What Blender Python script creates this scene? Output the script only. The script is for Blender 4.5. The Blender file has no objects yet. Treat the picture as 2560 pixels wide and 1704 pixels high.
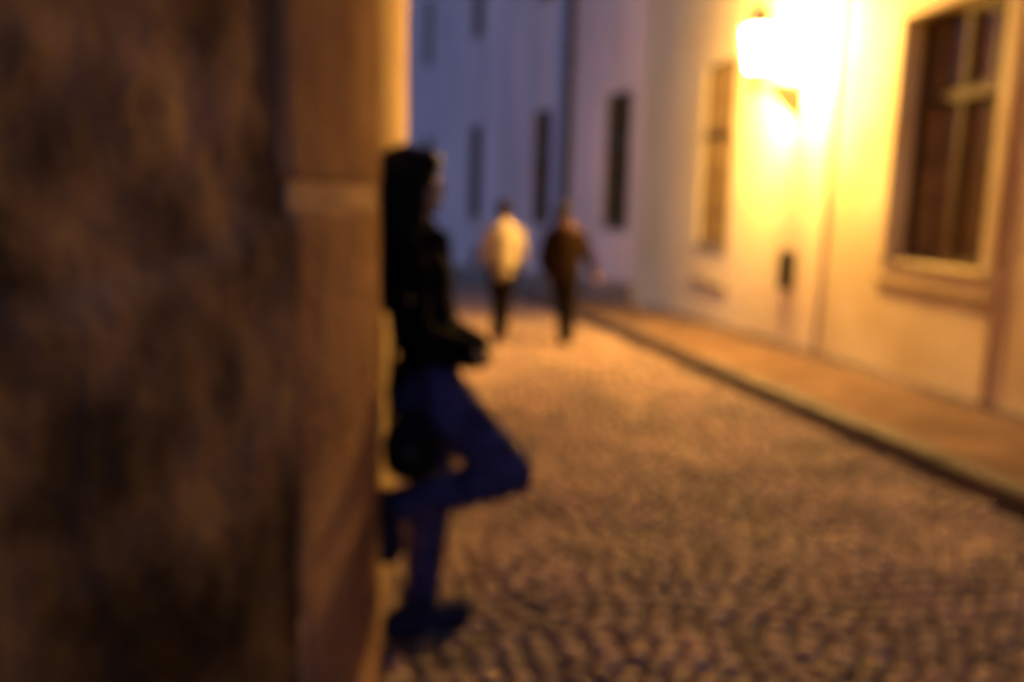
import bpy, bmesh, math, random
from mathutils import Vector, Matrix, noise
R = math.radians
random.seed(7)
C = bpy.context.scene.collection
SC = bpy.context.scene

# ------------------------------------------------------------ camera, sky, exposure
PITCH, ROLL, EYE = R(9.5), R(1.5), 1.405
cd = bpy.data.cameras.new('camera'); cam = bpy.data.objects.new('camera', cd); C.objects.link(cam)
cd.sensor_width = 36; cd.lens = 31.33; cd.clip_start = .02; cd.clip_end = 400
cam.location = (0, 0, EYE)
cam.matrix_world = Matrix.Translation((0, 0, EYE)) @ Matrix.Rotation(R(90) - PITCH, 4, 'X') @ Matrix.Rotation(ROLL, 4, 'Z')
cd.dof.use_dof = True                      # the photographer's lens was focused far too near
cd.dof.focus_distance = .30; cd.dof.aperture_fstop = 4.8
SC.camera = cam
SC.cycles.pixel_filter_type = 'BLACKMAN_HARRIS'; SC.cycles.filter_width = 4.0
SC.cycles.use_denoising = True; SC.cycles.sample_clamp_indirect = 6; SC.cycles.max_bounces = 8
w = bpy.data.worlds.new('World'); SC.world = w; w.use_nodes = True
nt = w.node_tree; bg = nt.nodes['Background']
sky = nt.nodes.new('ShaderNodeTexSky'); sky.sky_type = 'NISHITA'; sky.sun_disc = False
sky.sun_elevation = R(-1.6); sky.sun_rotation = R(200); sky.air_density = 1.0; sky.ozone_density = 3.0
nt.links.new(sky.outputs[0], bg.inputs[0]); bg.inputs[1].default_value = .15
SC.view_settings.view_transform = 'Standard'; SC.view_settings.look = 'None'
SC.view_settings.exposure = 4.35; SC.view_settings.gamma = 1
LAMP_POWER = 20.5

# ------------------------------------------------------------ materials
def mat(name, col, col2=None, rough=.8, scale=3., bump=.0, bscale=40., detail=5, spec=.3, stretch=(1, 1, 1), lo=.35, hi=.65,
        island=0., metallic=0.):
    m = bpy.data.materials.new(name); m.use_nodes = True; t = m.node_tree; n = t.nodes; l = t.links
    b = n['Principled BSDF']; b.inputs['Roughness'].default_value = rough; b.inputs['Metallic'].default_value = metallic
    b.inputs['Specular IOR Level'].default_value = spec
    tc = n.new('ShaderNodeTexCoord'); mp = n.new('ShaderNodeMapping'); mp.inputs['Scale'].default_value = stretch
    l.new(tc.outputs['Object'], mp.inputs[0])
    col2 = col2 or tuple(c * .75 for c in col)
    nz = n.new('ShaderNodeTexNoise'); nz.inputs['Scale'].default_value = scale; nz.inputs['Detail'].default_value = detail
    l.new(mp.outputs[0], nz.inputs[0])
    r = n.new('ShaderNodeValToRGB'); r.color_ramp.elements[0].position = lo; r.color_ramp.elements[1].position = hi
    r.color_ramp.elements[0].color = (*col2, 1); r.color_ramp.elements[1].color = (*col, 1)
    l.new(nz.outputs[0], r.inputs[0]); out = r.outputs[0]
    if island:
        g = n.new('ShaderNodeNewGeometry'); mr = n.new('ShaderNodeMapRange')
        mr.inputs['To Min'].default_value = 1 - island; mr.inputs['To Max'].default_value = 1 + island
        l.new(g.outputs['Random Per Island'], mr.inputs[0])
        mx = n.new('ShaderNodeMix'); mx.data_type = 'RGBA'; mx.blend_type = 'MULTIPLY'; mx.inputs[0].default_value = 1
        l.new(out, mx.inputs[6]); l.new(mr.outputs[0], mx.inputs[7]); out = mx.outputs[2]
    l.new(out, b.inputs['Base Color'])
    if bump:
        nb = n.new('ShaderNodeTexNoise'); nb.inputs['Scale'].default_value = bscale; nb.inputs['Detail'].default_value = 6
        l.new(mp.outputs[0], nb.inputs[0]); bp = n.new('ShaderNodeBump'); bp.inputs['Strength'].default_value = bump
        bp.inputs['Distance'].default_value = .02; l.new(nb.outputs[0], bp.inputs['Height']); l.new(bp.outputs[0], b.inputs['Normal'])
    return m
def emit_glass(name, col, strength):
    m = bpy.data.materials.new(name); m.use_nodes = True; t = m.node_tree; t.nodes.clear()
    o = t.nodes.new('ShaderNodeOutputMaterial'); e = t.nodes.new('ShaderNodeEmission'); tr = t.nodes.new('ShaderNodeBsdfTransparent')
    nz = t.nodes.new('ShaderNodeTexNoise'); nz.inputs['Scale'].default_value = 6
    mr = t.nodes.new('ShaderNodeMapRange'); mr.inputs['To Min'].default_value = strength * .8; mr.inputs['To Max'].default_value = strength * 1.2
    t.links.new(nz.outputs[0], mr.inputs[0]); t.links.new(mr.outputs[0], e.inputs[1])
    e.inputs[0].default_value = (*col, 1); mx = t.nodes.new('ShaderNodeMixShader'); mx.inputs[0].default_value = .25
    t.links.new(tr.outputs[0], mx.inputs[1]); t.links.new(e.outputs[0], mx.inputs[2]); t.links.new(mx.outputs[0], o.inputs[0])
    return m
M = dict(
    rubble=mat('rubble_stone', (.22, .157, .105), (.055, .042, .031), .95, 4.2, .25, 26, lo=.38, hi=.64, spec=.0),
    quoin=mat('quoin_stone', (.36, .225, .135), (.23, .14, .085), 1., 3.0, .35, 35, spec=.0),
    mortar=mat('lime_mortar', (.52, .36, .23), (.40, .28, .18), 1., 8, .3, 60, spec=.0),
    render=mat('lime_render', (.45, .335, .21), (.33, .24, .15), 1., 1.6, .2, 30, spec=.0),
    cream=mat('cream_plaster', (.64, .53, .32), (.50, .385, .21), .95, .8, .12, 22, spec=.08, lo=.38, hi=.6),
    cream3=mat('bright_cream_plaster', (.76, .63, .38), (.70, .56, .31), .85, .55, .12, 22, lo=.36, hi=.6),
    cream2=mat('ochre_plaster', (.54, .44, .27), (.42, .32, .18), .85, .7, .12, 22, lo=.36, hi=.6),
    grey=mat('pale_grey_plaster', (.68, .545, .55), (.50, .41, .42), .85, .8, .1, 15, stretch=(1, 1, .3)),
    band=mat('plinth_stone_and_shade', (.26, .20, .16), (.17, .13, .10), .85, 2, .3, 20),
    trim=mat('pale_trim', (.28, .20, .10), (.21, .15, .075), 1., 2, .1, 30, spec=.03),
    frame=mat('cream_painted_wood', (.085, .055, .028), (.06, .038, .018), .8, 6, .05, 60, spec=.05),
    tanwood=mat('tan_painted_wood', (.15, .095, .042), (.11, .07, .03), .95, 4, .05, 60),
    glass=mat('dark_glass', (.20, .125, .055), (.10, .06, .03), .2, 1.2, 0, spec=.5),
    curtain=mat('tan_glass', (.08, .048, .019), (.06, .036, .014), .45, 1.0, 0, spec=.5),
    darkwin=mat('shuttered_dark_glass', (.018, .014, .012), (.012, .010, .009), .9, 2, 0, spec=.03),
    darkwood=mat('dark_wood', (.05, .04, .035), (.03, .025, .02), .6, 4, .1, 40),
    boxpaint=mat('black_box_paint', (.007, .006, .006), (.004, .004, .004), .8, 5, .05, 60, spec=.1),
    pipe=mat('dark_zinc', (.022, .018, .017), (.015, .012, .011), .95, 3, .05, 30),
    pipered=mat('brown_painted_pipe', (.50, .32, .20), (.40, .25, .155), .55, 3, .05, 30),
    iron=mat('wrought_iron', (.05, .045, .04), (.03, .028, .025), .5, 8, .1, 50, metallic=.3),
    kerb=mat('kerb_granite', (.095, .07, .055), (.06, .045, .038), .75, 5, .3, 40, island=.12),
    stone=mat('cobble_granite', (.31, .205, .145), (.19, .13, .10), .75, 1.9, .25, 45, island=.44, spec=.2),
    bed=mat('cobble_joint_earth', (.08, .06, .05), (.055, .042, .035), .95, 6, .3, 60),
    pave=mat('pavement_mosaic', (.20, .125, .08), (.11, .07, .046), 1., 2.2, .4, 35, spec=.03),
    roof=mat('roof_tiles', (.25, .10, .06), (.16, .07, .045), .85, 3, .3, 20),
    skin=mat('skin', (.40, .22, .14), (.34, .18, .11), .55, 8, 0),
    black=mat('black_cloth', (.003, .003, .006), (.002, .002, .004), .95, 10, .2, 120, spec=.02),
    jeans=mat('blue_denim', (.066, .056, .140), (.026, .022, .062), .85, 14, .3, 160, spec=.1),
    hairblack=mat('black_hair', (.008, .007, .007), (.004, .004, .004), .55, 30, .3, 90, stretch=(1, 1, .1), spec=.05),
    leather=mat('black_leather', (.008, .007, .007), (.005, .005, .005), .75, 12, .2, 80, spec=.08),
    shoe=mat('navy_canvas', (.024, .024, .055), (.013, .013, .032), .8, 12, .2, 80, spec=.1),
    white=mat('cream_nylon', (.40, .34, .22), (.18, .13, .08), .6, 3, .2, 14),
    brown=mat('dark_brown_wool', (.020, .011, .006), (.012, .007, .004), 1., 10, .2, 80, spec=0.),
    trouser=mat('dark_trousers', (.014, .010, .007), (.009, .007, .005), 1., 10, .2, 80, spec=0.),
    auburn=mat('auburn_wool', (.055, .018, .006), (.03, .01, .004), .85, 14, .2, 60),
    hairbrown=mat('dark_brown_hair', (.014, .009, .006), (.008, .006, .004), .8, 30, .2, 80, spec=.08),
    shoebrown=mat('brown_leather', (.14, .06, .025), (.08, .035, .015), .5, 12, .1, 60),
    glow=emit_glass('lit_lantern_glass', (1, .68, .30), 30),
)

t = M['rubble'].node_tree; n_, l_ = t.nodes, t.links      # light gradient painted into the stone: paler at shoulder height, darker above and below
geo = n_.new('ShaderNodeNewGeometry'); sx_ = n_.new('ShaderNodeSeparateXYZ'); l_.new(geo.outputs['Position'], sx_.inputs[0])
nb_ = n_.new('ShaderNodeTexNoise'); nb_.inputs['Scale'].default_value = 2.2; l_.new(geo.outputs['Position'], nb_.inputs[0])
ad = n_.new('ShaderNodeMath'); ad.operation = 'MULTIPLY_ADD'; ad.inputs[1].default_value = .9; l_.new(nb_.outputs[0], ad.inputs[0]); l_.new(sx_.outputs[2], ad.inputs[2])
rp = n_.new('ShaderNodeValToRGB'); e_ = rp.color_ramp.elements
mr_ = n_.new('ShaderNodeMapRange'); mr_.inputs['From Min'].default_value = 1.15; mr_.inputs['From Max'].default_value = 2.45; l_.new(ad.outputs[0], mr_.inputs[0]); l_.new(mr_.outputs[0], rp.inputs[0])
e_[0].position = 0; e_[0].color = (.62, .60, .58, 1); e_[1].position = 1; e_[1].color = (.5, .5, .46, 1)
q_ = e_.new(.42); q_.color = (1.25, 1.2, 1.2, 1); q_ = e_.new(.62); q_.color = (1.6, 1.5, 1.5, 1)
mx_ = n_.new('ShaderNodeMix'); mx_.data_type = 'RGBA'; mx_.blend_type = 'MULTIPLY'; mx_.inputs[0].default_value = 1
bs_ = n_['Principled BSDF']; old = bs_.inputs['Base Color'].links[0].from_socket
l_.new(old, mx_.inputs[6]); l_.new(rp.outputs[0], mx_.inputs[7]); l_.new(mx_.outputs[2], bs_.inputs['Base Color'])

# ------------------------------------------------------------ helpers
def link(name, bm, m, parent=None, smooth=False, fix=True):
    me = bpy.data.meshes.new(name)
    if fix: bmesh.ops.recalc_face_normals(bm, faces=bm.faces)
    if parent is not None: bmesh.ops.transform(bm, matrix=WM[parent.name].inverted(), verts=bm.verts)
    bm.to_mesh(me); bm.free(); me.materials.append(m)
    if smooth:
        for p in me.polygons: p.use_smooth = True
    o = bpy.data.objects.new(name, me); C.objects.link(o)
    if parent is not None: o.parent = parent; WM[o.name] = WM[parent.name]
    else: WM[o.name] = Matrix()
    return o
WM = {}          # world matrix the vertices of each object are given in
def thing(name, label, cat, loc=(0, 0, 0), rz=0, group=None):
    o = bpy.data.objects.new(name, None); C.objects.link(o); o.location = loc; o.rotation_euler = (0, 0, rz)
    o.empty_display_size = .1; o['label'] = label; o['category'] = cat
    if group: o['group'] = group
    WM[o.name] = Matrix.Translation(loc) @ Matrix.Rotation(rz, 4, 'Z'); return o
def structure(o): o['kind'] = 'structure'; return o
ID = Matrix()
def box(bm, a, b, F=ID, bev=0):
    """box from corner a to corner b in frame F"""
    vs = [bm.verts.new(F @ Vector((x, y, z))) for x in (a[0], b[0]) for y in (a[1], b[1]) for z in (a[2], b[2])]
    fs = [bm.faces.new([vs[i] for i in q]) for q in ((0, 1, 3, 2), (4, 6, 7, 5), (0, 4, 5, 1), (2, 3, 7, 6), (0, 2, 6, 4), (1, 5, 7, 3))]
    if bev:
        es = list({e for f in fs for e in f.edges})
        bmesh.ops.bevel(bm, geom=es, offset=bev, segments=2, affect='EDGES', profile=.6)
def tube(bm, pts, rads, seg=12, F=ID, cap=True):
    pts = [F @ Vector(p) for p in pts]; rings = []
    if not hasattr(rads, '__len__'): rads = [rads] * len(pts)
    for i, p in enumerate(pts):
        d = (pts[min(i + 1, len(pts) - 1)] - pts[max(i - 1, 0)]).normalized()
        a = d.cross(Vector((0, 0, 1))) if abs(d.z) < .95 else d.cross(Vector((0, 1, 0))); a.normalize(); b = d.cross(a)
        rings.append([bm.verts.new(p + rads[i] * (math.cos(k * 2 * math.pi / seg) * a + math.sin(k * 2 * math.pi / seg) * b)) for k in range(seg)])
    for r0, r1 in zip(rings, rings[1:]):
        for k in range(seg): bm.faces.new((r0[k], r0[(k + 1) % seg], r1[(k + 1) % seg], r1[k]))
    if cap: bm.faces.new(rings[0][::-1]); bm.faces.new(rings[-1])
def lathe(bm, c, prof, seg=16, F=ID, off=0):
    rings = [[bm.verts.new(F @ Vector((c[0] + r * math.cos(off + k * 2 * math.pi / seg), c[1] + r * math.sin(off + k * 2 * math.pi / seg), c[2] + z))) for k in range(seg)] for r, z in prof]
    for r0, r1 in zip(rings, rings[1:]):
        for k in range(seg): bm.faces.new((r0[k], r0[(k + 1) % seg], r1[(k + 1) % seg], r1[k]))
    bm.faces.new(rings[0][::-1]); bm.faces.new(rings[-1])
def gz(y): return -.0436 * y if y < 12 else -.5232 - .062 * (y - 12)

# facades: local x runs along the wall, local +y points out into the street
def frame_of(P, d):
    a = math.atan2(d[1], d[0]); return (P[0], P[1], 0), a
def facade(bm, u0, u1, z0, z1, holes, F, depth=.28, off=0, back=.6, base=None):
    us = sorted({u0, u1, *[h[0] for h in holes], *[h[1] for h in holes]}); zs = sorted({z0, z1, *[h[2] for h in holes], *[h[3] for h in holes]})
    inside = lambda u, z: any(h[0] < u < h[1] and h[2] < z < h[3] for h in holes)
    cache = {}
    def V(u, y, z):
        k = (round(u, 4), round(y, 4), round(z, 4))
        if k not in cache: cache[k] = bm.verts.new(F @ Vector((u, y, z)))
        return cache[k]
    for i in range(len(us) - 1):
        for j in range(len(zs) - 1):
            if not inside((us[i] + us[i + 1]) / 2, (zs[j] + zs[j + 1]) / 2):
                bm.faces.new((V(us[i], off, zs[j]), V(us[i + 1], off, zs[j]), V(us[i + 1], off, zs[j + 1]), V(us[i], off, zs[j + 1])))
    for a, b, c, d in holes:
        q = [(a, c), (b, c), (b, d), (a, d)]
        for k in range(4):
            p, r = q[k], q[(k + 1) % 4]
            bm.faces.new((bm.verts.new(F @ Vector((p[0], off, p[1]))), bm.verts.new(F @ Vector((r[0], off, r[1]))), bm.verts.new(F @ Vector((r[0], off - depth, r[1]))), bm.verts.new(F @ Vector((p[0], off - depth, p[1])))))
    for (a, b) in ((u0, u0), (u1, u1)):
        bm.faces.new((V(a, off, z0), V(a, off - back, z0), V(a, off - back, z1), V(a, off, z1)))
    bm.faces.new((V(u0, off, z1), V(u1, off, z1), V(u1, off - back, z1), V(u0, off - back, z1)))
    bm.faces.new((V(u0, off - back, z0), V(u1, off - back, z0), V(u1, off - back, z1), V(u0, off - back, z1)))

def window(par, F, u0, u1, z0, z1, off, depth, fm, gm, sashes=2, transom=None, bars=(), fw=.06, sill=True, sillm=None, name='window', lab=None, upbars=(), vbar=False):
    y = off - depth
    bm = bmesh.new()       # the fixed outer frame
    box(bm, (u0, y, z0), (u0 + fw, y + .07, z1), F, .006); box(bm, (u1 - fw, y, z0), (u1, y + .07, z1), F, .006)
    box(bm, (u0 + fw, y, z0), (u1 - fw, y + .07, z0 + fw), F, .006); box(bm, (u0 + fw, y, z1 - fw), (u1 - fw, y + .07, z1), F, .006)
    wo = link(name, bm, fm, par)
    if lab: wo['label'] = lab
    bm = bmesh.new(); box(bm, (u0 + .01, y - .02, z0 + .01), (u1 - .01, y + .012, z1 - .01), F); link('pane', bm, gm, wo)
    if transom:
        bm = bmesh.new(); box(bm, (u0 + fw + .002, y + .005, transom - .05), (u1 - fw - .002, y + .095, transom + .05), F, .01); link('transom', bm, fm, wo)
    if sashes:
        ww = (u1 - u0 - 2 * fw) / sashes
        for k in range(1, sashes):
            c = u0 + fw + ww * k
            bm = bmesh.new(); box(bm, (c - .036, y + .008, z0 + fw), (c + .036, y + .085, z1 - fw), F, .01); link('mullion', bm, fm, wo)
        for k in range(sashes):
            a = u0 + fw + ww * k + .037; b = a + ww - .074
            for (c, d, bb) in ([(z0 + fw, transom - .05, bars), (transom + .05, z1 - fw, upbars)] if transom else [(z0 + fw, z1 - fw, bars)]):
                bm = bmesh.new(); t = .04
                box(bm, (a, y + .013, c + .003), (a + t, y + .05, d - .003), F); box(bm, (b - t, y + .013, c + .003), (b, y + .05, d - .003), F)
                box(bm, (a + t, y + .013, c + .003), (b - t, y + .05, c + t), F); box(bm, (a + t, y + .013, d - t), (b - t, y + .05, d - .003), F)
                for h in bb: box(bm, (a + t, y + .013, h - .013), (b - t, y + .042, h + .013), F)
                if vbar: box(bm, ((a + b) / 2 - .012, y + .0131, c + t), ((a + b) / 2 + .012, y + .0405, d - t), F)
                link('sash', bm, fm, wo)
    if sill:
        bm = bmesh.new(); box(bm, (u0 - .08, off - depth + .075, z0 - .045), (u1 + .08, off + .03, z0 - .002), F, .012); link('sill', bm, sillm or M['trim'], par)
    return wo

# ------------------------------------------------------------ ground: road of setts, kerb, pavement
def kx(y): return 3.352 - .1495 * y          # street side of the kerb
def wx(y): return 4.45 - .105 * y            # right house line
def lx(y): return -.375 - .108 * (y - 2.4)   # left wall line
def sheet(name, m, xs, ys, f, up=0):
    bm = bmesh.new(); g = [[bm.verts.new((a, y, f(y) + up)) for a in xs(y)] for y in ys]
    for r0, r1 in zip(g, g[1:]):
        for k in range(len(r0) - 1): bm.faces.new((r0[k], r0[k + 1], r1[k + 1], r1[k]))
    return structure(link(name, bm, m))
YS = [-14, -6, 0, 4, 8, 12, 16, 20, 26, 34, 44, 60, 90]
sheet('ground', M['bed'], lambda y: (-60, -20, -4, 0, 4, 20, 60), YS, gz, -.019)
def cobbles():
    bm = bmesh.new(); N = 4; y = .4; row = 0
    while y < 15.5:
        dy = .092 if y < 8 else .115
        x = -2.2 - random.random() * .1
        while x < 3.4:
            sx = random.uniform(.070, .118) * (dy / .092)
            cx = x + sx / 2; wob = .20 * abs(math.sin(cx * 2.1 + .3)) ** 1.3 + .10 * noise.noise((cx * 1.3, y * 1.3, 7)) + random.gauss(0, .006)
            cy = y + wob
            if lx(cy) - .3 < cx < kx(cy) - .02 - sx / 2:
                hx, hy = sx / 2 - .005, dy / 2 - .005 - random.random() * .002
                rot = .20 * 2.1 * 1.3 * abs(math.sin(cx * 2.1 + .3)) ** .3 * math.cos(cx * 2.1 + .3) * (1 if math.sin(cx * 2.1 + .3) > 0 else -1) * .8 + random.gauss(0, .10); c, s = math.cos(rot), math.sin(rot)
                top = random.gauss(0, .004) + .012 * noise.noise((cx * 1.6, cy * 1.6, 0)); tx, ty = random.gauss(0, .07), random.gauss(0, .07); dome = random.uniform(.008, .014)
                g = []
                for i in range(N + 1):
                    r = []
                    for j in range(N + 1):
                        a, b = (i / N * 2 - 1), (j / N * 2 - 1)
                        k = max(abs(a), abs(b)); q = 1 - .13 * (a * a * b * b)
                        px, py = a * hx * q, b * hy * q
                        if k > .99: h = -.022
                        else: h = top + dome * (1 - (a * a + b * b) * .55) + tx * px + ty * py
                        if k < .99: px *= 1.45; py *= 1.45
                        X, Y = cx + c * px - s * py, cy + s * px + c * py
                        r.append(bm.verts.new((X, Y, gz(Y) + h)))
                    g.append(r)
                for i in range(N):
                    for j in range(N): bm.faces.new((g[i][j], g[i + 1][j], g[i + 1][j + 1], g[i][j + 1]))
            x += sx + .004
        y += dy; row += 1
    o = link('road', bm, M['stone'], smooth=True, fix=False); return structure(o)
cobbles()
sheet('distant_road', M['stone'], lambda y: (lx(15.5) - 6, lx(15.5) - 2, kx(min(y, 21)) - .02), [15.4, 17, 20, 26, 34, 44, 60], gz, -.004)
# kerb: granite blocks with fine joints
bm = bmesh.new(); y = -8.
while y < 21:
    L = random.uniform(.7, 1.1); y1 = y + L - .012; t = random.gauss(0, .004); s = random.gauss(0, .004)
    q = [(kx(y) + s, y), (kx(y) + .17 + s, y), (kx(y1) + .17 + s, y1), (kx(y1) + s, y1)]
    lo = [bm.verts.new((a, b, gz(b) - .04)) for a, b in q]; hi = [bm.verts.new((a, b, gz(b) + .115 + t)) for a, b in q]
    fs = [bm.faces.new(hi), bm.faces.new(lo[::-1])] + [bm.faces.new((lo[k], lo[(k + 1) % 4], hi[(k + 1) % 4], hi[k])) for k in range(4)]
    bmesh.ops.bevel(bm, geom=[e for e in fs[0].edges], offset=.012, segments=2, affect='EDGES'); y += L
structure(link('kerb', bm, M['kerb']))
bm = bmesh.new(); y = -8.                     # pavement laid in small mosaic stones, sheet with gentle unevenness
ys = [-8 + .25 * i for i in range(0, 122)]; g = []
for yy in ys:
    a, b = kx(yy) + .165, wx(yy) + .04
    g.append([bm.verts.new((a + (b - a) * k / 8, yy, gz(yy) + .108 + .008 * noise.noise((a + (b - a) * k / 8, yy, 3)))) for k in range(9)])
for r0, r1 in zip(g, g[1:]):
    for k in range(8): bm.faces.new((r0[k], r0[k + 1], r1[k + 1], r1[k]))
structure(link('pavement', bm, M['pave'], smooth=True))

# ------------------------------------------------------------ right side: two plastered houses
loc, a = frame_of((4.45, 0), (-.105, 1)); FR = Matrix.Translation(loc) @ Matrix.Rotation(a, 4, 'Z')
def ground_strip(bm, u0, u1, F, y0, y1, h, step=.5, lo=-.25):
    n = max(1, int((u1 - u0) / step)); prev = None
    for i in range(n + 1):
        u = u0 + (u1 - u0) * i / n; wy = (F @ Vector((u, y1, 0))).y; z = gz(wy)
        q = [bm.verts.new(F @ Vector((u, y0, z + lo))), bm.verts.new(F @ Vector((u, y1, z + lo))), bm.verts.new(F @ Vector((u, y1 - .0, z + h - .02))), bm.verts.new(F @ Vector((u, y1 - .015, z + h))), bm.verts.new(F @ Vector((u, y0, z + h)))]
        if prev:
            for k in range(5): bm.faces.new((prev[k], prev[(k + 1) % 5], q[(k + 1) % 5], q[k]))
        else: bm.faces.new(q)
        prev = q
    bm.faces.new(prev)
h1 = thing('plastered_house', 'cream plastered house on the right with a tall white framed window and brown drainpipe', 'house', loc, a, 'houses along the street')
bm = bmesh.new(); wins = [(7.12, 8.62, .86, 3.06), (3.2, 4.7, .95, 3.15), (-1, .5, 1.0, 3.2)]
facade(bm, -9, 9.9, -1.5, 11, wins + [(a0, b0, 5.2, 7.2) for a0, b0, *_ in wins], FR, .26)
link('wall', bm, M['cream'], h1)
bm = bmesh.new(); ground_strip(bm, -9, 9.88, FR, -.02, .012, .17); link('plinth_shade_strip', bm, M['band'], h1)  # dark strip painted in for the shadow line where wall meets pavement
for i, wq in enumerate(wins):
    u0, u1, z0, z1 = wq
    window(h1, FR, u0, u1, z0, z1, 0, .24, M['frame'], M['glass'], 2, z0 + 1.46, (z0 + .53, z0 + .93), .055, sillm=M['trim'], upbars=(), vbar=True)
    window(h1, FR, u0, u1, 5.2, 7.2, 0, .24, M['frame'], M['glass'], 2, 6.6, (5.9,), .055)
    bm = bmesh.new()                          # flat plaster surround, proud of the wall
    for (p, q) in (((u0 - .16, z0), (u0 - .003, z1 + .16)), ((u1 + .003, z0), (u1 + .14, z1 + .16)), ((u0 - .003, z1 + .003), (u1 + .003, z1 + .16))):
        box(bm, (p[0], -.01, p[1]), (q[0], .022, q[1]), FR, .004)
    link('surround', bm, M['cream'], h1)
    bm = bmesh.new(); box(bm, (u0 - .14, -.01, z0 - .24), (u1 + .12, .03, z0 - .17), FR, .008); link('apron_moulding', bm, M['trim'], h1)
def drainpipe(par, F, u, z0, z1, r, m, m2, zsplit, off=.0, pad=.012):
    bm = bmesh.new(); tube(bm, [(u, off + r + pad, zsplit), (u, off + r + pad, z1)], r, 14, F); p = link('drainpipe', bm, m, par, True)
    if m2:
        bm = bmesh.new(); tube(bm, [(u, off + r + pad, z0), (u, off + r + pad, zsplit - .02), (u, off + r + pad, zsplit), (u, off + r + pad, zsplit + .06)], [r * 1.1, r * 1.1, r * 1.25, r * 1.25], 14, F); link('cast_iron_foot', bm, m2, p, True)
    for zz in [zsplit + .4 + 1.9 * k for k in range(int((z1 - zsplit) / 1.9))]:
        bm = bmesh.new(); tube(bm, [(u, off + r + pad, zz - .02), (u, off + r + pad, zz + .02)], r * 1.15, 14, F); box(bm, (u - .015, off - .01, zz - .015), (u + .015, off + .05, zz + .015), F); link('pipe_clamp', bm, m, p)
drainpipe(h1, FR, 6.90, -.25, 10.6, .021, M['pipered'], M['pipered'], .82, pad=-.012)
bm = bmesh.new(); box(bm, (-9, -.6, 10.9), (9.9, .45, 11.15), FR); link('cornice', bm, M['trim'], h1)
bm = bmesh.new()
v = [bm.verts.new(FR @ Vector(p)) for p in ((-9, .5, 11.16), (9.9, .5, 11.16), (9.9, -5, 14.5), (-9, -5, 14.5), (-9, -5, 11.16), (9.9, -5, 11.16))]
for q in ((0, 1, 2, 3), (0, 3, 4), (1, 5, 2), (0, 4, 5, 1), (2, 5, 4, 3)): bm.faces.new([v[k] for k in q])
link('roof', bm, M['roof'], h1)

P2 = FR @ Vector((9.9, 0, 0))
h2 = thing('plastered_house', 'cream plastered house lit brightly by the wall lantern, with one narrow tan window', 'house', (P2.x, P2.y, 0), a, 'houses along the street')
bm = bmesh.new(); w2 = [(12.95, 14.3, .68, 3.36)]
facade(bm, 9.9, 16.8, -1.8, 10.4, w2 + [(12.95, 14.3, 5.4, 7.6), (10.6, 11.7, 5.4, 7.6)], FR, .11, off=.05)
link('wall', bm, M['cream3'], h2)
bm = bmesh.new(); ground_strip(bm, 9.9, 16.8, FR, .03, .062, .17); link('plinth_shade_strip', bm, M['band'], h2)  # same painted shadow line along this wall's foot
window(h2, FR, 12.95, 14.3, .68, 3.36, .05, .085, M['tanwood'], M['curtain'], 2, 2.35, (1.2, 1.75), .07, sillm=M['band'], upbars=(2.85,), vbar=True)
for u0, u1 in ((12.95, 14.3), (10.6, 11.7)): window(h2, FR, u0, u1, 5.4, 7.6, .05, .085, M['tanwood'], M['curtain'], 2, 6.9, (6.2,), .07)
bm = bmesh.new(); box(bm, (12.8, .04, .05), (14.5, .08, .12), FR, .008); link('apron_moulding', bm, M['trim'], h2)
bm = bmesh.new(); box(bm, (9.9, -.55, 10.42), (16.8, .5, 10.6), FR); link('cornice', bm, M['trim'], h2)

# the end of the street: long pale grey front that turns to the left
J = FR @ Vector((16.8, 0.05, 0))
loc3, a3 = frame_of((2.58, 17.8), (-.33, 1)); FF = Matrix.Translation(loc3) @ Matrix.Rotation(a3, 4, 'Z')
h3 = thing('long_house', 'long pale grey house at the end of the street with rows of tall dark windows', 'house', loc3, a3, 'houses along the street')
WC = [1.5, 6.18, 12.5, 19.6, 26.5, 33.5]
holes = [(c - .64, c + .64, .7 - .02 * (c - 1.5), 3.5) for c in WC] + [(c - .6, c + .6, 6.25, 8.7) for c in WC]
holes.append((12.05, 12.85, -1.45, -.42))
bm = bmesh.new(); facade(bm, .35, 40, -5, 12.5, holes, FF, .1); link('wall', bm, M['grey'], h3)
bm = bmesh.new()                              # canted corner that joins the two lines
p0 = J + Vector((.02, 0, 0)); p1 = FF @ Vector((.36, -.004, 0))
for z0, z1 in ((-2.5, 12.5),):
    q = [bm.verts.new((p.x, p.y, z)) for p, z in ((p0, z0), (p1, z0), (p1, z1), (p0, z1))]
    r = [bm.verts.new((p.x + .5, p.y + .1, z)) for p, z in ((p0, z0), (p1, z0), (p1, z1), (p0, z1))]
    bm.faces.new(q); bm.faces.new(r)
    for k in range(4): bm.faces.new((q[k], q[(k + 1) % 4], r[(k + 1) % 4], r[k]))
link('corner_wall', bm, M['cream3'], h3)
bm = bmesh.new(); ground_strip(bm, .36, 40, FF, -.02, .06, .55, 1.0, -.8); link('plinth_shade_strip', bm, M['band'], h3)
for c in WC:
    z0 = .7 - .02 * (c - 1.5)
    window(h3, FF, c - .64, c + .64, z0, 3.5, 0, .085, M['darkwood'], M['darkwin'], 2, 2.5, (1.6,), .06, sillm=M['band'])
    window(h3, FF, c - .6, c + .6, 6.25, 8.7, 0, .085, M['pipe'], M['glass'], 2, 7.9, (7.1,), .06, sillm=M['trim'])
window(h3, FF, 12.05, 12.85, -1.45, -.42, 0, .085, M['darkwood'], M['darkwin'], 1, None, (), .06, sill=False, name='cellar_hatch')
drainpipe(h3, FF, 4.15, -1.5, 12.2, .10, M['pipe'], None, -1.6)
bm = bmesh.new(); box(bm, (.35, -.6, 12.5), (40, .55, 12.8), FF); link('cornice', bm, M['trim'], h3)

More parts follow.
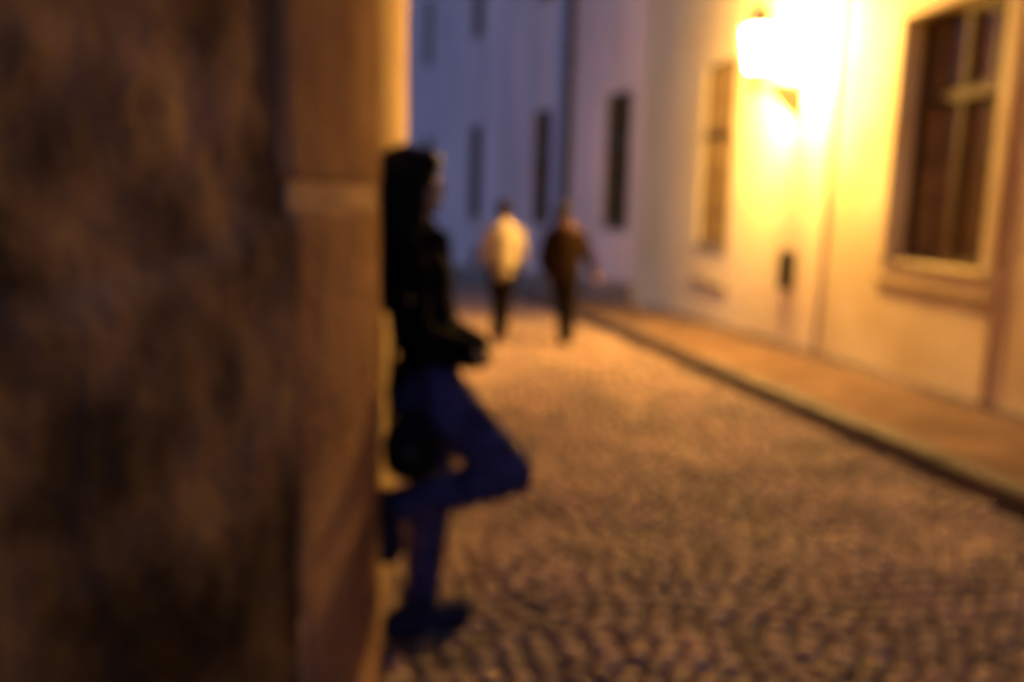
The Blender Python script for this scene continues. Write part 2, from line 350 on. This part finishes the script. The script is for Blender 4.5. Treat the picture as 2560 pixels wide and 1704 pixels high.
# ------------------------------------------------------------ left side: old stone house whose corner stands beside the camera
CX_, CY_ = -.375, 2.4
h4 = thing('stone_house', 'old rough stone house filling the left side, with pale squared corner blocks', 'house', (CX_, CY_, 0), 0, 'houses along the street')
th1, th2 = R(10.5), R(13)
d1 = Vector((-math.sin(th1), -math.cos(th1), 0)); d2 = Vector((-math.sin(th2), -math.cos(th2), 0)); ds = Vector((-.1074, .9942, 0))
corner = Vector((CX_, CY_, 0)); n1 = Vector((math.cos(th1), -math.sin(th1), 0)); n2 = Vector((math.cos(th2), -math.sin(th2), 0)); ns = Vector((.9942, .1074, 0))
def th_at(t): return R(-1 + 14.5 * t / .66)      # bearing of the worn corner face, t metres back from the arris
def n_at(t): return Vector((math.cos(th_at(t)), -math.sin(th_at(t)), 0))
def arc(L):
    p = corner.copy(); k = 40
    for i in range(k):
        a_ = th_at(L * (i + .5) / k); p += Vector((-math.sin(a_), -math.cos(a_), 0)) * L / k
    return p, n_at(L)
K = arc(.66)[0]
def rub(s, z):
    """height of the masonry face: stones bulge between sunk joints"""
    p = Vector((s * 3.1 + .35 * noise.noise((s * 2, z * 2, 9)), z * 3.6 + .45 * noise.noise((s * 2.2, z * 2, 4)), 0.))
    dd = noise.voronoi(p)[0]; e = dd[1] - dd[0]
    cell = noise.voronoi(p)[1][0]; hh = noise.noise(cell * 5.3)
    v = .005 * min(1, e / .35) + .003 * hh
    v += .0040 * noise.noise((s * 6, z * 7, 1)) + .0026 * noise.noise((s * 16, z * 17, 2)) + .003 * noise.noise((s * 1.5, z * 1.2, 5))
    q = (1.352 - .15 * s + .03 * noise.noise((s * 5, 0, 3)) - z) / .035; v += .020 * max(0, min(1, q))
    return v
bm = bmesh.new(); st = .016; g = []
nS, nZ = int(2.0 / st), int(3.6 / st)
for j in range(nZ + 1):
    r = []; z = -.35 + j * st
    for i in range(nS + 1):
        s = i * st
        r.append(bm.verts.new(K + d2 * s + Vector((0, 0, z)) + n2 * (rub(s, z) - .004)))
    g.append(r)
for r0, r1 in zip(g, g[1:]):
    for k in range(nS): bm.faces.new((r0[k], r0[k + 1], r1[k + 1], r1[k]))
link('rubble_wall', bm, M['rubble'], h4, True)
bm = bmesh.new(); A = K + d2 * 2.0; B = A + Vector((-1.2, -9, 0))
q = [bm.verts.new((p.x, p.y, z)) for z in (-.4, 11) for p in (A, B, B + Vector((-4, 0, 0)), Vector((-5, 2.4, 0)), K + Vector((-.35, 0, 0)))]
for k in range(5): bm.faces.new((q[k], q[(k + 1) % 5], q[5 + (k + 1) % 5], q[5 + k]))
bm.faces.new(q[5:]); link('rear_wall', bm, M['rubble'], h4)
bm = bmesh.new(); A2 = K; q = []
for z in (3.26, 11): q.append([bm.verts.new((p.x, p.y, z)) for p in (K - n2 * .06 + d2 * 2.0, K - n2 * .02, corner - n1 * .02 + ds * .05, corner + Vector((-1.2, .3, 0)))])
for k in range(3): bm.faces.new((q[0][k], q[0][k + 1], q[1][k + 1], q[1][k]))
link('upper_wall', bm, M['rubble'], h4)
# corner blocks: squared, rounded at the arris, mortar joints between, each block a part
zb = [-.35, .12, .50, .93, 1.385, 1.80, 2.22, 2.66, 3.1, 3.5]
lens = [.60, .62, .66, .67, .69, .66, .68, .66, .67]
for k in range(len(zb) - 1):
    z0, z1 = zb[k] + (.02 if k == 4 else .0005), zb[k + 1] - (.02 if k == 3 else .0005); L = lens[k]; bm = bmesh.new(); prof = []
    for i in range(25):                       # the face is worn into one long curve towards the street
        prof.append(arc(L * (1 - i / 24)))
    prof += [(corner + ds * .02, (ns + n_at(0)).normalized()), (corner + ds * .05, ns), (corner + ds * .08, ns)]
    pr = random.gauss(0, .0012); rows = []
    zl = [z0] + [z0 + .012] + [z0 + .02 + (z1 - z0 - .04) * i / 14 for i in range(15)] + [z1 - .012, z1]
    for z in zl:
        jw = (k == 4 and z < z0 + .1) or (k == 3 and z > z1 - .1)
        e = (.014 if jw else .003) if z in (zl[0], zl[-1]) else (.003 if jw and z in (zl[1], zl[-2]) else 0)
        rows.append([bm.verts.new(p + Vector((0, 0, z)) + n * (.009 + pr - e - (.008 if i == 0 else 0) + .005 * noise.noise(Vector((p.x * 5, p.y * 5, z * 5))) + .004 * noise.noise(Vector((p.x * 16, p.y * 16, z * 16))))) for i, (p, n) in enumerate(prof)])
    for r0, r1 in zip(rows, rows[1:]):
        for i in range(len(prof) - 1): bm.faces.new((r0[i], r0[i + 1], r1[i + 1], r1[i]))
    bm.faces.new([r[0] for r in rows][::-1] + []) if False else None
    link('corner_block', bm, M['quoin'], h4, True)
bm = bmesh.new()                              # mortar behind and between the blocks
prof = [arc(.66 - .66 * i / 16)[0] + n_at(.66 - .66 * i / 16) * .0045 for i in range(17)] + [corner + ds * .03 - ns * .006, corner + ds * .10 - ns * .008]
rows = [[bm.verts.new((p.x, p.y, z)) for p in prof] for z in (-.4, 3.5)]
for i in range(len(prof) - 1): bm.faces.new((rows[0][i], rows[0][i + 1], rows[1][i + 1], rows[1][i]))
link('mortar', bm, M['mortar'], h4)
bm = bmesh.new(); rows = []                   # long rendered wall the woman leans on
E2 = 5.75
for z in [-.8 + .3 * i for i in range(40)]:
    rows.append([bm.verts.new(corner + ds * (.082 + (E2 - .082) * i / 30) + Vector((0, 0, z)) + ns * .006 * noise.noise((i * .7, z * 1.3, 0))) for i in range(31)])
for r0, r1 in zip(rows, rows[1:]):
    for i in range(30): bm.faces.new((r0[i], r0[i + 1], r1[i + 1], r1[i]))
t0 = [r[-1].co.copy() for r in (rows[0], rows[-1])]
v = [bm.verts.new(t0[0]), bm.verts.new(t0[1]), bm.verts.new(t0[1] + Vector((-6, .5, 0))), bm.verts.new(t0[0] + Vector((-6, .5, 0)))]; bm.faces.new(v)
link('street_wall', bm, M['render'], h4, True)
# next house on the left, beyond the side lane
h5 = thing('plain_house', 'plain pale house on the left side beyond the lane, behind the stone corner', 'house', (-5.6, 24, 0), 0, 'houses along the street')

# ------------------------------------------------------------ wall lantern, lit
PL = FR @ Vector((10.68, .05, 0))
lan = thing('wall_lantern', 'glowing street lantern on an iron bracket high on the cream wall', 'lantern', (PL.x, PL.y, 2.5), a)
FL = FR @ Matrix.Translation((10.68, .05, 0)); OUT = .56
bm = bmesh.new(); box(bm, (-.06, 0, 2.25), (.06, .04, 2.76), FL, .008); link('wall_plate', bm, M['iron'], lan)
bm = bmesh.new()
tube(bm, [(0, .02, 2.70), (0, .3, 2.71), (0, OUT, 2.70)], .028, 10, FL)
tube(bm, [(0, .03, 2.30), (0, .12, 2.36), (0, .26, 2.48), (0, .38, 2.62), (0, .45, 2.69)], .026, 10, FL)
sp = [(0, .115 + (.09 - .005 * i) * math.cos(i * .55 + 2.4), 2.57 + (.09 - .005 * i) * math.sin(i * .55 + 2.4)) for i in range(14)]; tube(bm, sp, .020, 8, FL)
sp = [(0, .25 + (.06 - .003 * i) * math.cos(i * .55), 2.61 + (.06 - .003 * i) * math.sin(i * .55)) for i in range(13)]; tube(bm, sp, .018, 8, FL)
link('bracket', bm, M['iron'], lan, True)
bm = bmesh.new()                               # sheet iron web between arm and strut
q = [(.04, 2.34), (.14, 2.40), (.27, 2.51), (.38, 2.64), (.43, 2.68), (.04, 2.68)]
fa = [bm.verts.new(FL @ Vector((-.008, y, z))) for y, z in q]; fb = [bm.verts.new(FL @ Vector((.008, y, z))) for y, z in q]
bm.faces.new(fa); bm.faces.new(fb[::-1])
for k in range(6): bm.faces.new((fa[k], fa[(k + 1) % 6], fb[(k + 1) % 6], fb[k]))
link('bracket_web', bm, M['iron'], lan)
bm = bmesh.new(); lathe(bm, (0, OUT, 0), [(.02, 2.57), (.05, 2.60), (.065, 2.65), (.05, 2.71), (.035, 2.76), (.045, 2.80), (.085, 2.83), (.095, 2.845)], 16, FL); link('knob', bm, M['iron'], lan, True)
bm = bmesh.new(); n6 = 6
for k in range(n6):
    c0, c1 = (math.cos(k * math.pi / 3), math.sin(k * math.pi / 3)), (math.cos((k + 1) * math.pi / 3), math.sin((k + 1) * math.pi / 3))
    q = [bm.verts.new(FL @ Vector((c[0] * r, OUT + c[1] * r, z))) for c, r, z in ((c0, .105, 2.85), (c1, .105, 2.85), (c1, .175, 3.28), (c0, .175, 3.28))]; bm.faces.new(q)
link('glass', bm, M['glow'], lan)
bm = bmesh.new()
for k in range(n6):
    c = (math.cos(k * math.pi / 3), math.sin(k * math.pi / 3)); tube(bm, [(c[0] * .107, OUT + c[1] * .107, 2.845), (c[0] * .178, OUT + c[1] * .178, 3.285)], .006, 6, FL)
link('frame', bm, M['iron'], lan)
bm = bmesh.new(); lathe(bm, (0, OUT, 0), [(.215, 3.285), (.21, 3.30), (.12, 3.40), (.11, 3.46), (.12, 3.47), (.05, 3.53), (.02, 3.55), (.03, 3.59), (.005, 3.65)], 6, FL); link('cap', bm, M['iron'], lan)
ld = bpy.data.lights.new('lantern_light', 'POINT'); ld.energy = LAMP_POWER * 10; ld.color = (1, .56, .13); ld.shadow_soft_size = .13
lo = bpy.data.objects.new('lantern_light', ld); C.objects.link(lo); lo.parent = lan
lo.location = WM[lan.name].inverted() @ (FL @ Vector((0, OUT, 3.06)))

# dark letter box
PB = FR @ Vector((10.7, .05, 0)); mb = thing('letter_box', 'small dark metal letter box fixed to the cream wall below the lantern', 'letter box', (PB.x, PB.y, .34), a)
bm = bmesh.new(); box(bm, (10.56, .05, .34), (10.84, .125, .80), FR, .018); link('box_body', bm, M['boxpaint'], mb)
bm = bmesh.new(); box(bm, (10.59, .127, .40), (10.81, .137, .66), FR, .004); link('door', bm, M['boxpaint'], mb)
bm = bmesh.new(); box(bm, (10.60, .127, .70), (10.80, .145, .735), FR, .004); link('flap', bm, M['boxpaint'], mb)

# ------------------------------------------------------------ people
def ball(bm, c, r, rot=None):
    m = Matrix.Translation(c) @ (rot or ID) @ Matrix.Diagonal((*(r if hasattr(r, '__len__') else (r, r, r)), 1))
    bmesh.ops.create_icosphere(bm, subdivisions=3 if min(m.to_scale()) > .03 else 2, radius=1, matrix=m)
def cap(bm, a, ra, b, rb, n=6):
    a, b = Vector(a), Vector(b)
    for i in range(n + 1):
        t = i / n; ball(bm, a.lerp(b, t), ra + (rb - ra) * t)
    d = (b - a)
    if d.length > .01:
        tube(bm, [a, b], [ra, rb], 20)
def blob(name, build, m, parent, voxel=.008, smooth=8, noise_amp=0):
    """union of overlapping volumes, remeshed to one continuous smooth surface"""
    bm = bmesh.new(); build(bm); me = bpy.data.meshes.new(name); bm.to_mesh(me); bm.free()
    o = bpy.data.objects.new(name, me); C.objects.link(o)
    r = o.modifiers.new('r', 'REMESH'); r.mode = 'VOXEL'; r.voxel_size = voxel
    s = o.modifiers.new('s', 'SMOOTH'); s.iterations = smooth; s.factor = .5
    dg = bpy.context.evaluated_depsgraph_get(); dg.update()
    me2 = bpy.data.meshes.new_from_object(o.evaluated_get(dg)); o.modifiers.clear(); o.data = me2; bpy.data.meshes.remove(me)
    inv = WM[parent.name].inverted()
    for v in me2.vertices:
        if noise_amp: v.co += v.normal * noise_amp * noise.noise(v.co * 14)
        v.co = inv @ v.co
    me2.materials.clear(); me2.materials.append(m)
    for p in me2.polygons: p.use_smooth = True
    o.parent = parent; WM[o.name] = WM[parent.name]; return o
def fingers(bm, base, d, up, side, r=.0075, curl=.8, L=.075):
    """four fingers in two bent joints and a thumb from the side of the palm"""
    base, d, up, side = Vector(base), Vector(d).normalized(), Vector(up).normalized(), Vector(side).normalized()
    for k, f in enumerate((.88, 1., .95, .76)):
        p = base + side * (k - 1.5) * .019; e = d.copy()
        for s in (.42, .32, .26):
            q = p + e * L * f * s; cap(bm, p, r, q, r * .93, 2); p = q
            e = (e - up * curl * .6).normalized()
    p = base - side * .034 - d * .05; q = p + (d * .7 - side * .6 - up * .3).normalized() * .035; cap(bm, p, .010, q, .009, 2)
    cap(bm, q, .009, q + (d - up * .5).normalized() * .028, .0075, 2)

# --- the woman leaning on the wall, turned towards the street (+x)
W = thing('person', 'woman with long black hair in jeans, leaning on the wall with one knee raised', 'person', (-.27, 2.93, gz(2.93)))
Y0 = 2.90
def w_body(bm):
    hc = (-.312, Y0, 1.425)
    ball(bm, (-.325, Y0, 1.445), (.088, .075, .085)); ball(bm, (-.285, Y0, 1.40), (.058, .056, .078))
    cap(bm, (-.255, Y0, 1.345), .022, (-.262, Y0, 1.355), .026, 2)              # chin
    ball(bm, (-.300, Y0, 1.355), (.045, .045, .03))
    cap(bm, (-.232, Y0, 1.425), .008, (-.216, Y0, 1.402), .011, 4)              # nose
    ball(bm, (-.232, Y0, 1.372), (.014, .020, .006)); ball(bm, (-.234, Y0, 1.361), (.013, .018, .006))
    ball(bm, (-.238, Y0, 1.452), (.012, .045, .010))                            # brow
    for s in (-1, 1):
        ball(bm, (-.248, Y0 + s * .029, 1.432), (.011, .013, .009)); ball(bm, (-.318, Y0 + s * .073, 1.415), (.018, .008, .028))
    cap(bm, (-.335, Y0, 1.36), .046, (-.33, Y0, 1.26), .052, 4)
    cap(bm, (-.315, Y0 - .10, 1.2), .05, (-.315, Y0 + .10, 1.2), .05)
    cap(bm, (-.305, Y0, 1.18), .075, (-.28, Y0, .80), .075)
    for s in (-1, 1):                                                           # arms
        sh = Vector((-.325, Y0 + s * .155, 1.20)); el = Vector((-.295, Y0 + s * .20, .955)); wr = Vector((-.145, Y0 + s * .105, .892)); pm = Vector((-.112, Y0 + s * .07, .885))
        cap(bm, sh, .042, el, .033); cap(bm, el, .033, wr, .023); cap(bm, wr, .022, pm, .026, 3)
        ball(bm, pm, (.035, .030, .018)); fingers(bm, pm + Vector((.028, -s * .012, 0)), (.6, -s * .8, -.3), (.5, 0, 1), (s * .4, .9, 0), .0085, .9, .06)
    # raised near leg and standing far leg
    cap(bm, (-.265, Y0 - .075, .765), .075, (.032, Y0 - .13, .512), .048); cap(bm, (.032, Y0 - .13, .512), .048, (-.325, Y0 - .11, .388), .034)
    cap(bm, (-.325, Y0 - .11, .388), .034, (-.37, Y0 - .11, .24), .028)
    cap(bm, (-.275, Y0 + .07, .745), .075, (-.25, Y0 + .07, .37), .046); cap(bm, (-.25, Y0 + .07, .37), .046, (-.28, Y0 + .04, -.05), .032)
    cap(bm, (-.28, Y0 + .04, -.08), .03, (-.17, Y0 + .09, -.105), .024)
blob('body', w_body, M['skin'], W, .006, 3)
def w_jacket(bm):
    ball(bm, (-.315, Y0, 1.215), (.10, .175, .08)); ball(bm, (-.298, Y0, 1.13), (.115, .165, .13)); ball(bm, (-.25, Y0, 1.13), (.07, .13, .085))
    ball(bm, (-.275, Y0, 1.00), (.106, .150, .13)); ball(bm, (-.260, Y0, .90), (.104, .150, .12)); ball(bm, (-.272, Y0, .79), (.120, .170, .10))
    cap(bm, (-.33, Y0, 1.29), .062, (-.31, Y0, 1.25), .085, 3)                   # collar
    for s in (-1, 1):
        sh = Vector((-.322, Y0 + s * .155, 1.205)); el = Vector((-.295, Y0 + s * .20, .955)); wr = Vector((-.108, Y0 + s * .072, .884))
        cap(bm, sh, .070, el, .062, 8); cap(bm, el, .062, wr, .052, 6)
blob('jacket', w_jacket, M['black'], W, .008, 6, .006)
def w_scarf(bm):
    for k in range(16):
        t = k / 16 * 2 * math.pi; ball(bm, (-.300 + .075 * math.cos(t), Y0 + .075 * math.sin(t), 1.265 - .015 * math.cos(t)), .032)
    cap(bm, (-.225, Y0 + .02, 1.24), .034, (-.205, Y0 + .03, 1.08), .026)
blob('scarf', w_scarf, M['black'], W, .008, 5, .005)
def w_jeans(bm):
    ball(bm, (-.275, Y0, .745), (.125, .165, .105)); ball(bm, (-.295, Y0 + .05, .70), (.11, .10, .10))
    cap(bm, (-.245, Y0 - .078, .765), .112, (.022, Y0 - .13, .512), .076, 10); cap(bm, (.022, Y0 - .13, .508), .074, (-.32, Y0 - .11, .390), .062, 10)
    cap(bm, (-.275, Y0 + .07, .72), .105, (-.252, Y0 + .07, .37), .074, 10); cap(bm, (-.252, Y0 + .07, .37), .072, (-.283, Y0 + .045, -.02), .060, 10)
blob('jeans', w_jeans, M['jeans'], W, .008, 4, .006)
def w_hair(bm):
    ball(bm, (-.338, Y0, 1.450), (.105, .098, .098)); ball(bm, (-.298, Y0, 1.49), (.078, .082, .050))
    for s in (-1, 1):
        cap(bm, (-.335, Y0 + s * .065, 1.46), .042, (-.345, Y0 + s * .09, 1.28), .044, 6); cap(bm, (-.345, Y0 + s * .09, 1.28), .044, (-.375, Y0 + s * .085, 1.04), .032, 6)
        cap(bm, (-.292, Y0 + s * .062, 1.47), .030, (-.292, Y0 + s * .083, 1.29), .028, 5); cap(bm, (-.292, Y0 + s * .083, 1.29), .028, (-.30, Y0 + s * .12, 1.08), .022, 5)
    for k in range(5): cap(bm, (-.375, Y0 + (k - 2) * .034, 1.45), .050, (-.385, Y0 + (k - 2) * .034, 1.06 + .03 * ((k * 7) % 3)), .036, 8)
blob('hair', w_hair, M['hairblack'], W, .007, 3, .005)
for nm, bf in (('shoe', lambda bm: (cap(bm, (-.365, Y0 - .11, .395), .048, (-.372, Y0 - .11, .222), .042, 8), box(bm, (-.413, Y0 - .145, .19), (-.398, Y0 - .075, .435), ID, .005))),
               ('shoe', lambda bm: (cap(bm, (-.350, Y0 - .035, -.070), .058, (-.150, Y0 + .095, -.080), .050, 10), cap(bm, (-.29, Y0 + .04, .0), .062, (-.275, Y0 + .03, -.07), .058, 4),
                                    cap(bm, (-.365, Y0 - .045, -.115), .020, (-.125, Y0 + .108, -.124), .020, 10)))):
    blob(nm, bf, M['shoe'], W, .006, 3)

# --- her bag
bag = thing('handbag', 'round black leather handbag hanging at the hip of the leaning woman', 'handbag', (-.285, 2.63, .50))
blob('bag_body', lambda bm: (ball(bm, (-.288, 2.665, .62), (.092, .045, .108)), ball(bm, (-.290, 2.665, .58), (.086, .052, .075))), M['leather'], bag, .007, 5, .004)
blob('flap', lambda bm: ball(bm, (-.288, 2.632, .652), (.074, .022, .066)), M['leather'], bag, .006, 2)
bm = bmesh.new(); tube(bm, [(-.355, 2.665, .68), (-.35, 2.655, .86), (-.335, 2.665, 1.07), (-.33, 2.70, 1.24), (-.325, 2.76, 1.285), (-.315, 2.75, 1.24), (-.295, 2.62, 1.07), (-.26, 2.635, .90), (-.235, 2.655, .70)], .009, 8); link('strap', bm, M['leather'], bag, True)
bm = bmesh.new(); box(bm, (-.305, 2.603, .605), (-.27, 2.612, .63), ID, .002); link('buckle', bm, M['iron'], bag)

W.location.x -= .014; bag.location.x -= .014

# --- the two walkers seen from behind, walking away
def walker(label, x, y, spec):
    g = gz(y); P = thing('person', label, 'person', (x, y, g), 0, 'couple walking away along the road')
    V = lambda a, b, c: (x + a, y + b, g + c)
    S = spec; hx, hy = S['head']
    def body(bm):
        ball(bm, V(hx, hy, 1.615), (.072, .092, .105)); ball(bm, V(hx, hy + .04, 1.57), (.052, .055, .07)); ball(bm, V(hx, hy + .098, 1.595), (.012, .02, .016))
        for s in (-1, 1): ball(bm, V(hx + s * .074, hy, 1.60), (.010, .018, .03))
        ball(bm, V(hx, hy + .088, 1.555), (.022, .014, .006))
        cap(bm, V(hx * .8, hy * .6, 1.52), .055, V(0, 0, 1.40), .06, 3); cap(bm, V(-.13, 0, 1.36), .06, V(.13, 0, 1.36), .06); cap(bm, V(0, 0, 1.33), .11, V(0, 0, .95), .11)
        for s, (el, wr) in zip((-1, 1), S['arms']):
            cap(bm, V(s * .18, 0, 1.36), .05, V(*el), .04); cap(bm, V(*el), .04, V(*wr), .03)
            d = (Vector(wr) - Vector(el)).normalized(); pm = Vector(V(*wr)) + d * .05; ball(bm, pm, (.028, .036, .042)); fingers(bm, pm + d * .03, d, (-s, 0, 0), (0, 1, 0), .0095, .7, .08)
        for s, (hp, kn, an) in zip((-1, 1), S['legs']):
            cap(bm, V(*hp), .08, V(*kn), .055); cap(bm, V(*kn), .055, V(*an), .038); cap(bm, V(an[0], an[1] - .02, an[2] - .03), .035, V(an[0] + s * .01, an[1] + .14, max(.04, an[2] - .05)), .03)
    blob('body', body, M['skin'], P, .009, 3)
    def trousers(bm):
        ball(bm, V(0, 0, .93), (.165, .125, .12))
        for (hp, kn, an) in S['legs']: cap(bm, V(*hp), .108, V(*kn), .086, 8); cap(bm, V(*kn), .084, V(an[0], an[1], an[2] + .01), .064, 8)
    blob('trousers', trousers, M[S['tm']], P, .011, 4, .008)
    def jacket(bm):
        for c, r in S['torso']: ball(bm, V(*c), r)
        for s, (el, wr) in zip((-1, 1), S['arms']):
            e = Vector(wr).lerp(Vector(el), .1); cap(bm, V(s * .17, 0, 1.35), S['ar'], V(*el), S['ar'] * .9, 8); cap(bm, V(*el), S['ar'] * .88, V(*e), S['ar'] * .72, 6)
    blob('jacket', jacket, M[S['jm']], P, .012, 6, .012)
    for (hp, kn, an) in S['legs']:
        blob('shoe', lambda bm: (cap(bm, V(an[0], an[1] - .03, an[2] - .035), .048, V(an[0], an[1] + .16, max(.045, an[2] - .055)), .042, 8), cap(bm, V(an[0], an[1], an[2]), .05, V(an[0], an[1], an[2] - .03), .05, 2)), M[S['sm']], P, .01, 3)
    def hair(bm):
        for c, r in S['hair']: ball(bm, V(c[0] + hx, c[1] + hy, c[2]), tuple(k + .014 for k in r))
    blob('hair', hair, M[S['hm']], P, .009, 3, .006)
    P.scale = (1.08, 1.05, 1.03); return P, V
walker('man in a puffy cream jacket and dark trousers walking away on the cobbles', -.14, 11.1, dict(
    head=(.0, .03), arms=[((-.215, -.02, 1.08), (-.17, .10, .90)), ((.215, -.02, 1.08), (.17, .10, .90))], ar=.066,
    legs=[((-.085, 0, .93), (-.045, .10, .50), (-.055, .05, .09)), ((.085, 0, .93), (.025, .0, .50), (.01, -.10, .12))],
    torso=[((0, 0, 1.36), (.185, .13, .10)), ((0, 0, 1.22), (.20, .15, .20)), ((0, 0, 1.02), (.19, .145, .20)), ((.01, 0, .87), (.165, .135, .11)), ((0, .01, 1.44), (.11, .10, .06))],
    hair=[((0, -.012, 1.645), (.082, .095, .09)), ((0, -.05, 1.60), (.07, .05, .08))], jm='white', tm='trouser', sm='shoebrown', hm='hairbrown'))
P2p, VV = walker('person in dark coat and auburn scarf walking to the right of the man in cream', .62, 11.1, dict(
    head=(-.03, .03), arms=[((-.25, -.02, 1.06), (-.19, .08, .86)), ((.285, -.02, 1.07), (.375, .06, .87))], ar=.074,
    legs=[((-.08, 0, .93), (.0, .08, .50), (.02, .04, .09)), ((.085, 0, .93), (.075, .0, .50), (.075, -.08, .12))],
    torso=[((0, 0, 1.35), (.215, .13, .10)), ((0, 0, 1.2), (.225, .15, .2)), ((0, 0, 1.0), (.205, .145, .2)), ((.01, 0, .82), (.17, .135, .13))],
    hair=[((0, -.012, 1.645), (.080, .095, .09)), ((0, -.045, 1.56), (.078, .06, .10)), ((0, -.05, 1.47), (.085, .05, .07))], jm='brown', tm='trouser', sm='leather', hm='hairbrown'))
blob('scarf', lambda bm: [ball(bm, VV(.0, -.03, 1.455), (.125, .13, .055)), ball(bm, VV(.03, -.05, 1.40), (.17, .105, .055))], M['auburn'], P2p, .01, 4, .01)
if not h5.children: bpy.data.objects.remove(h5)
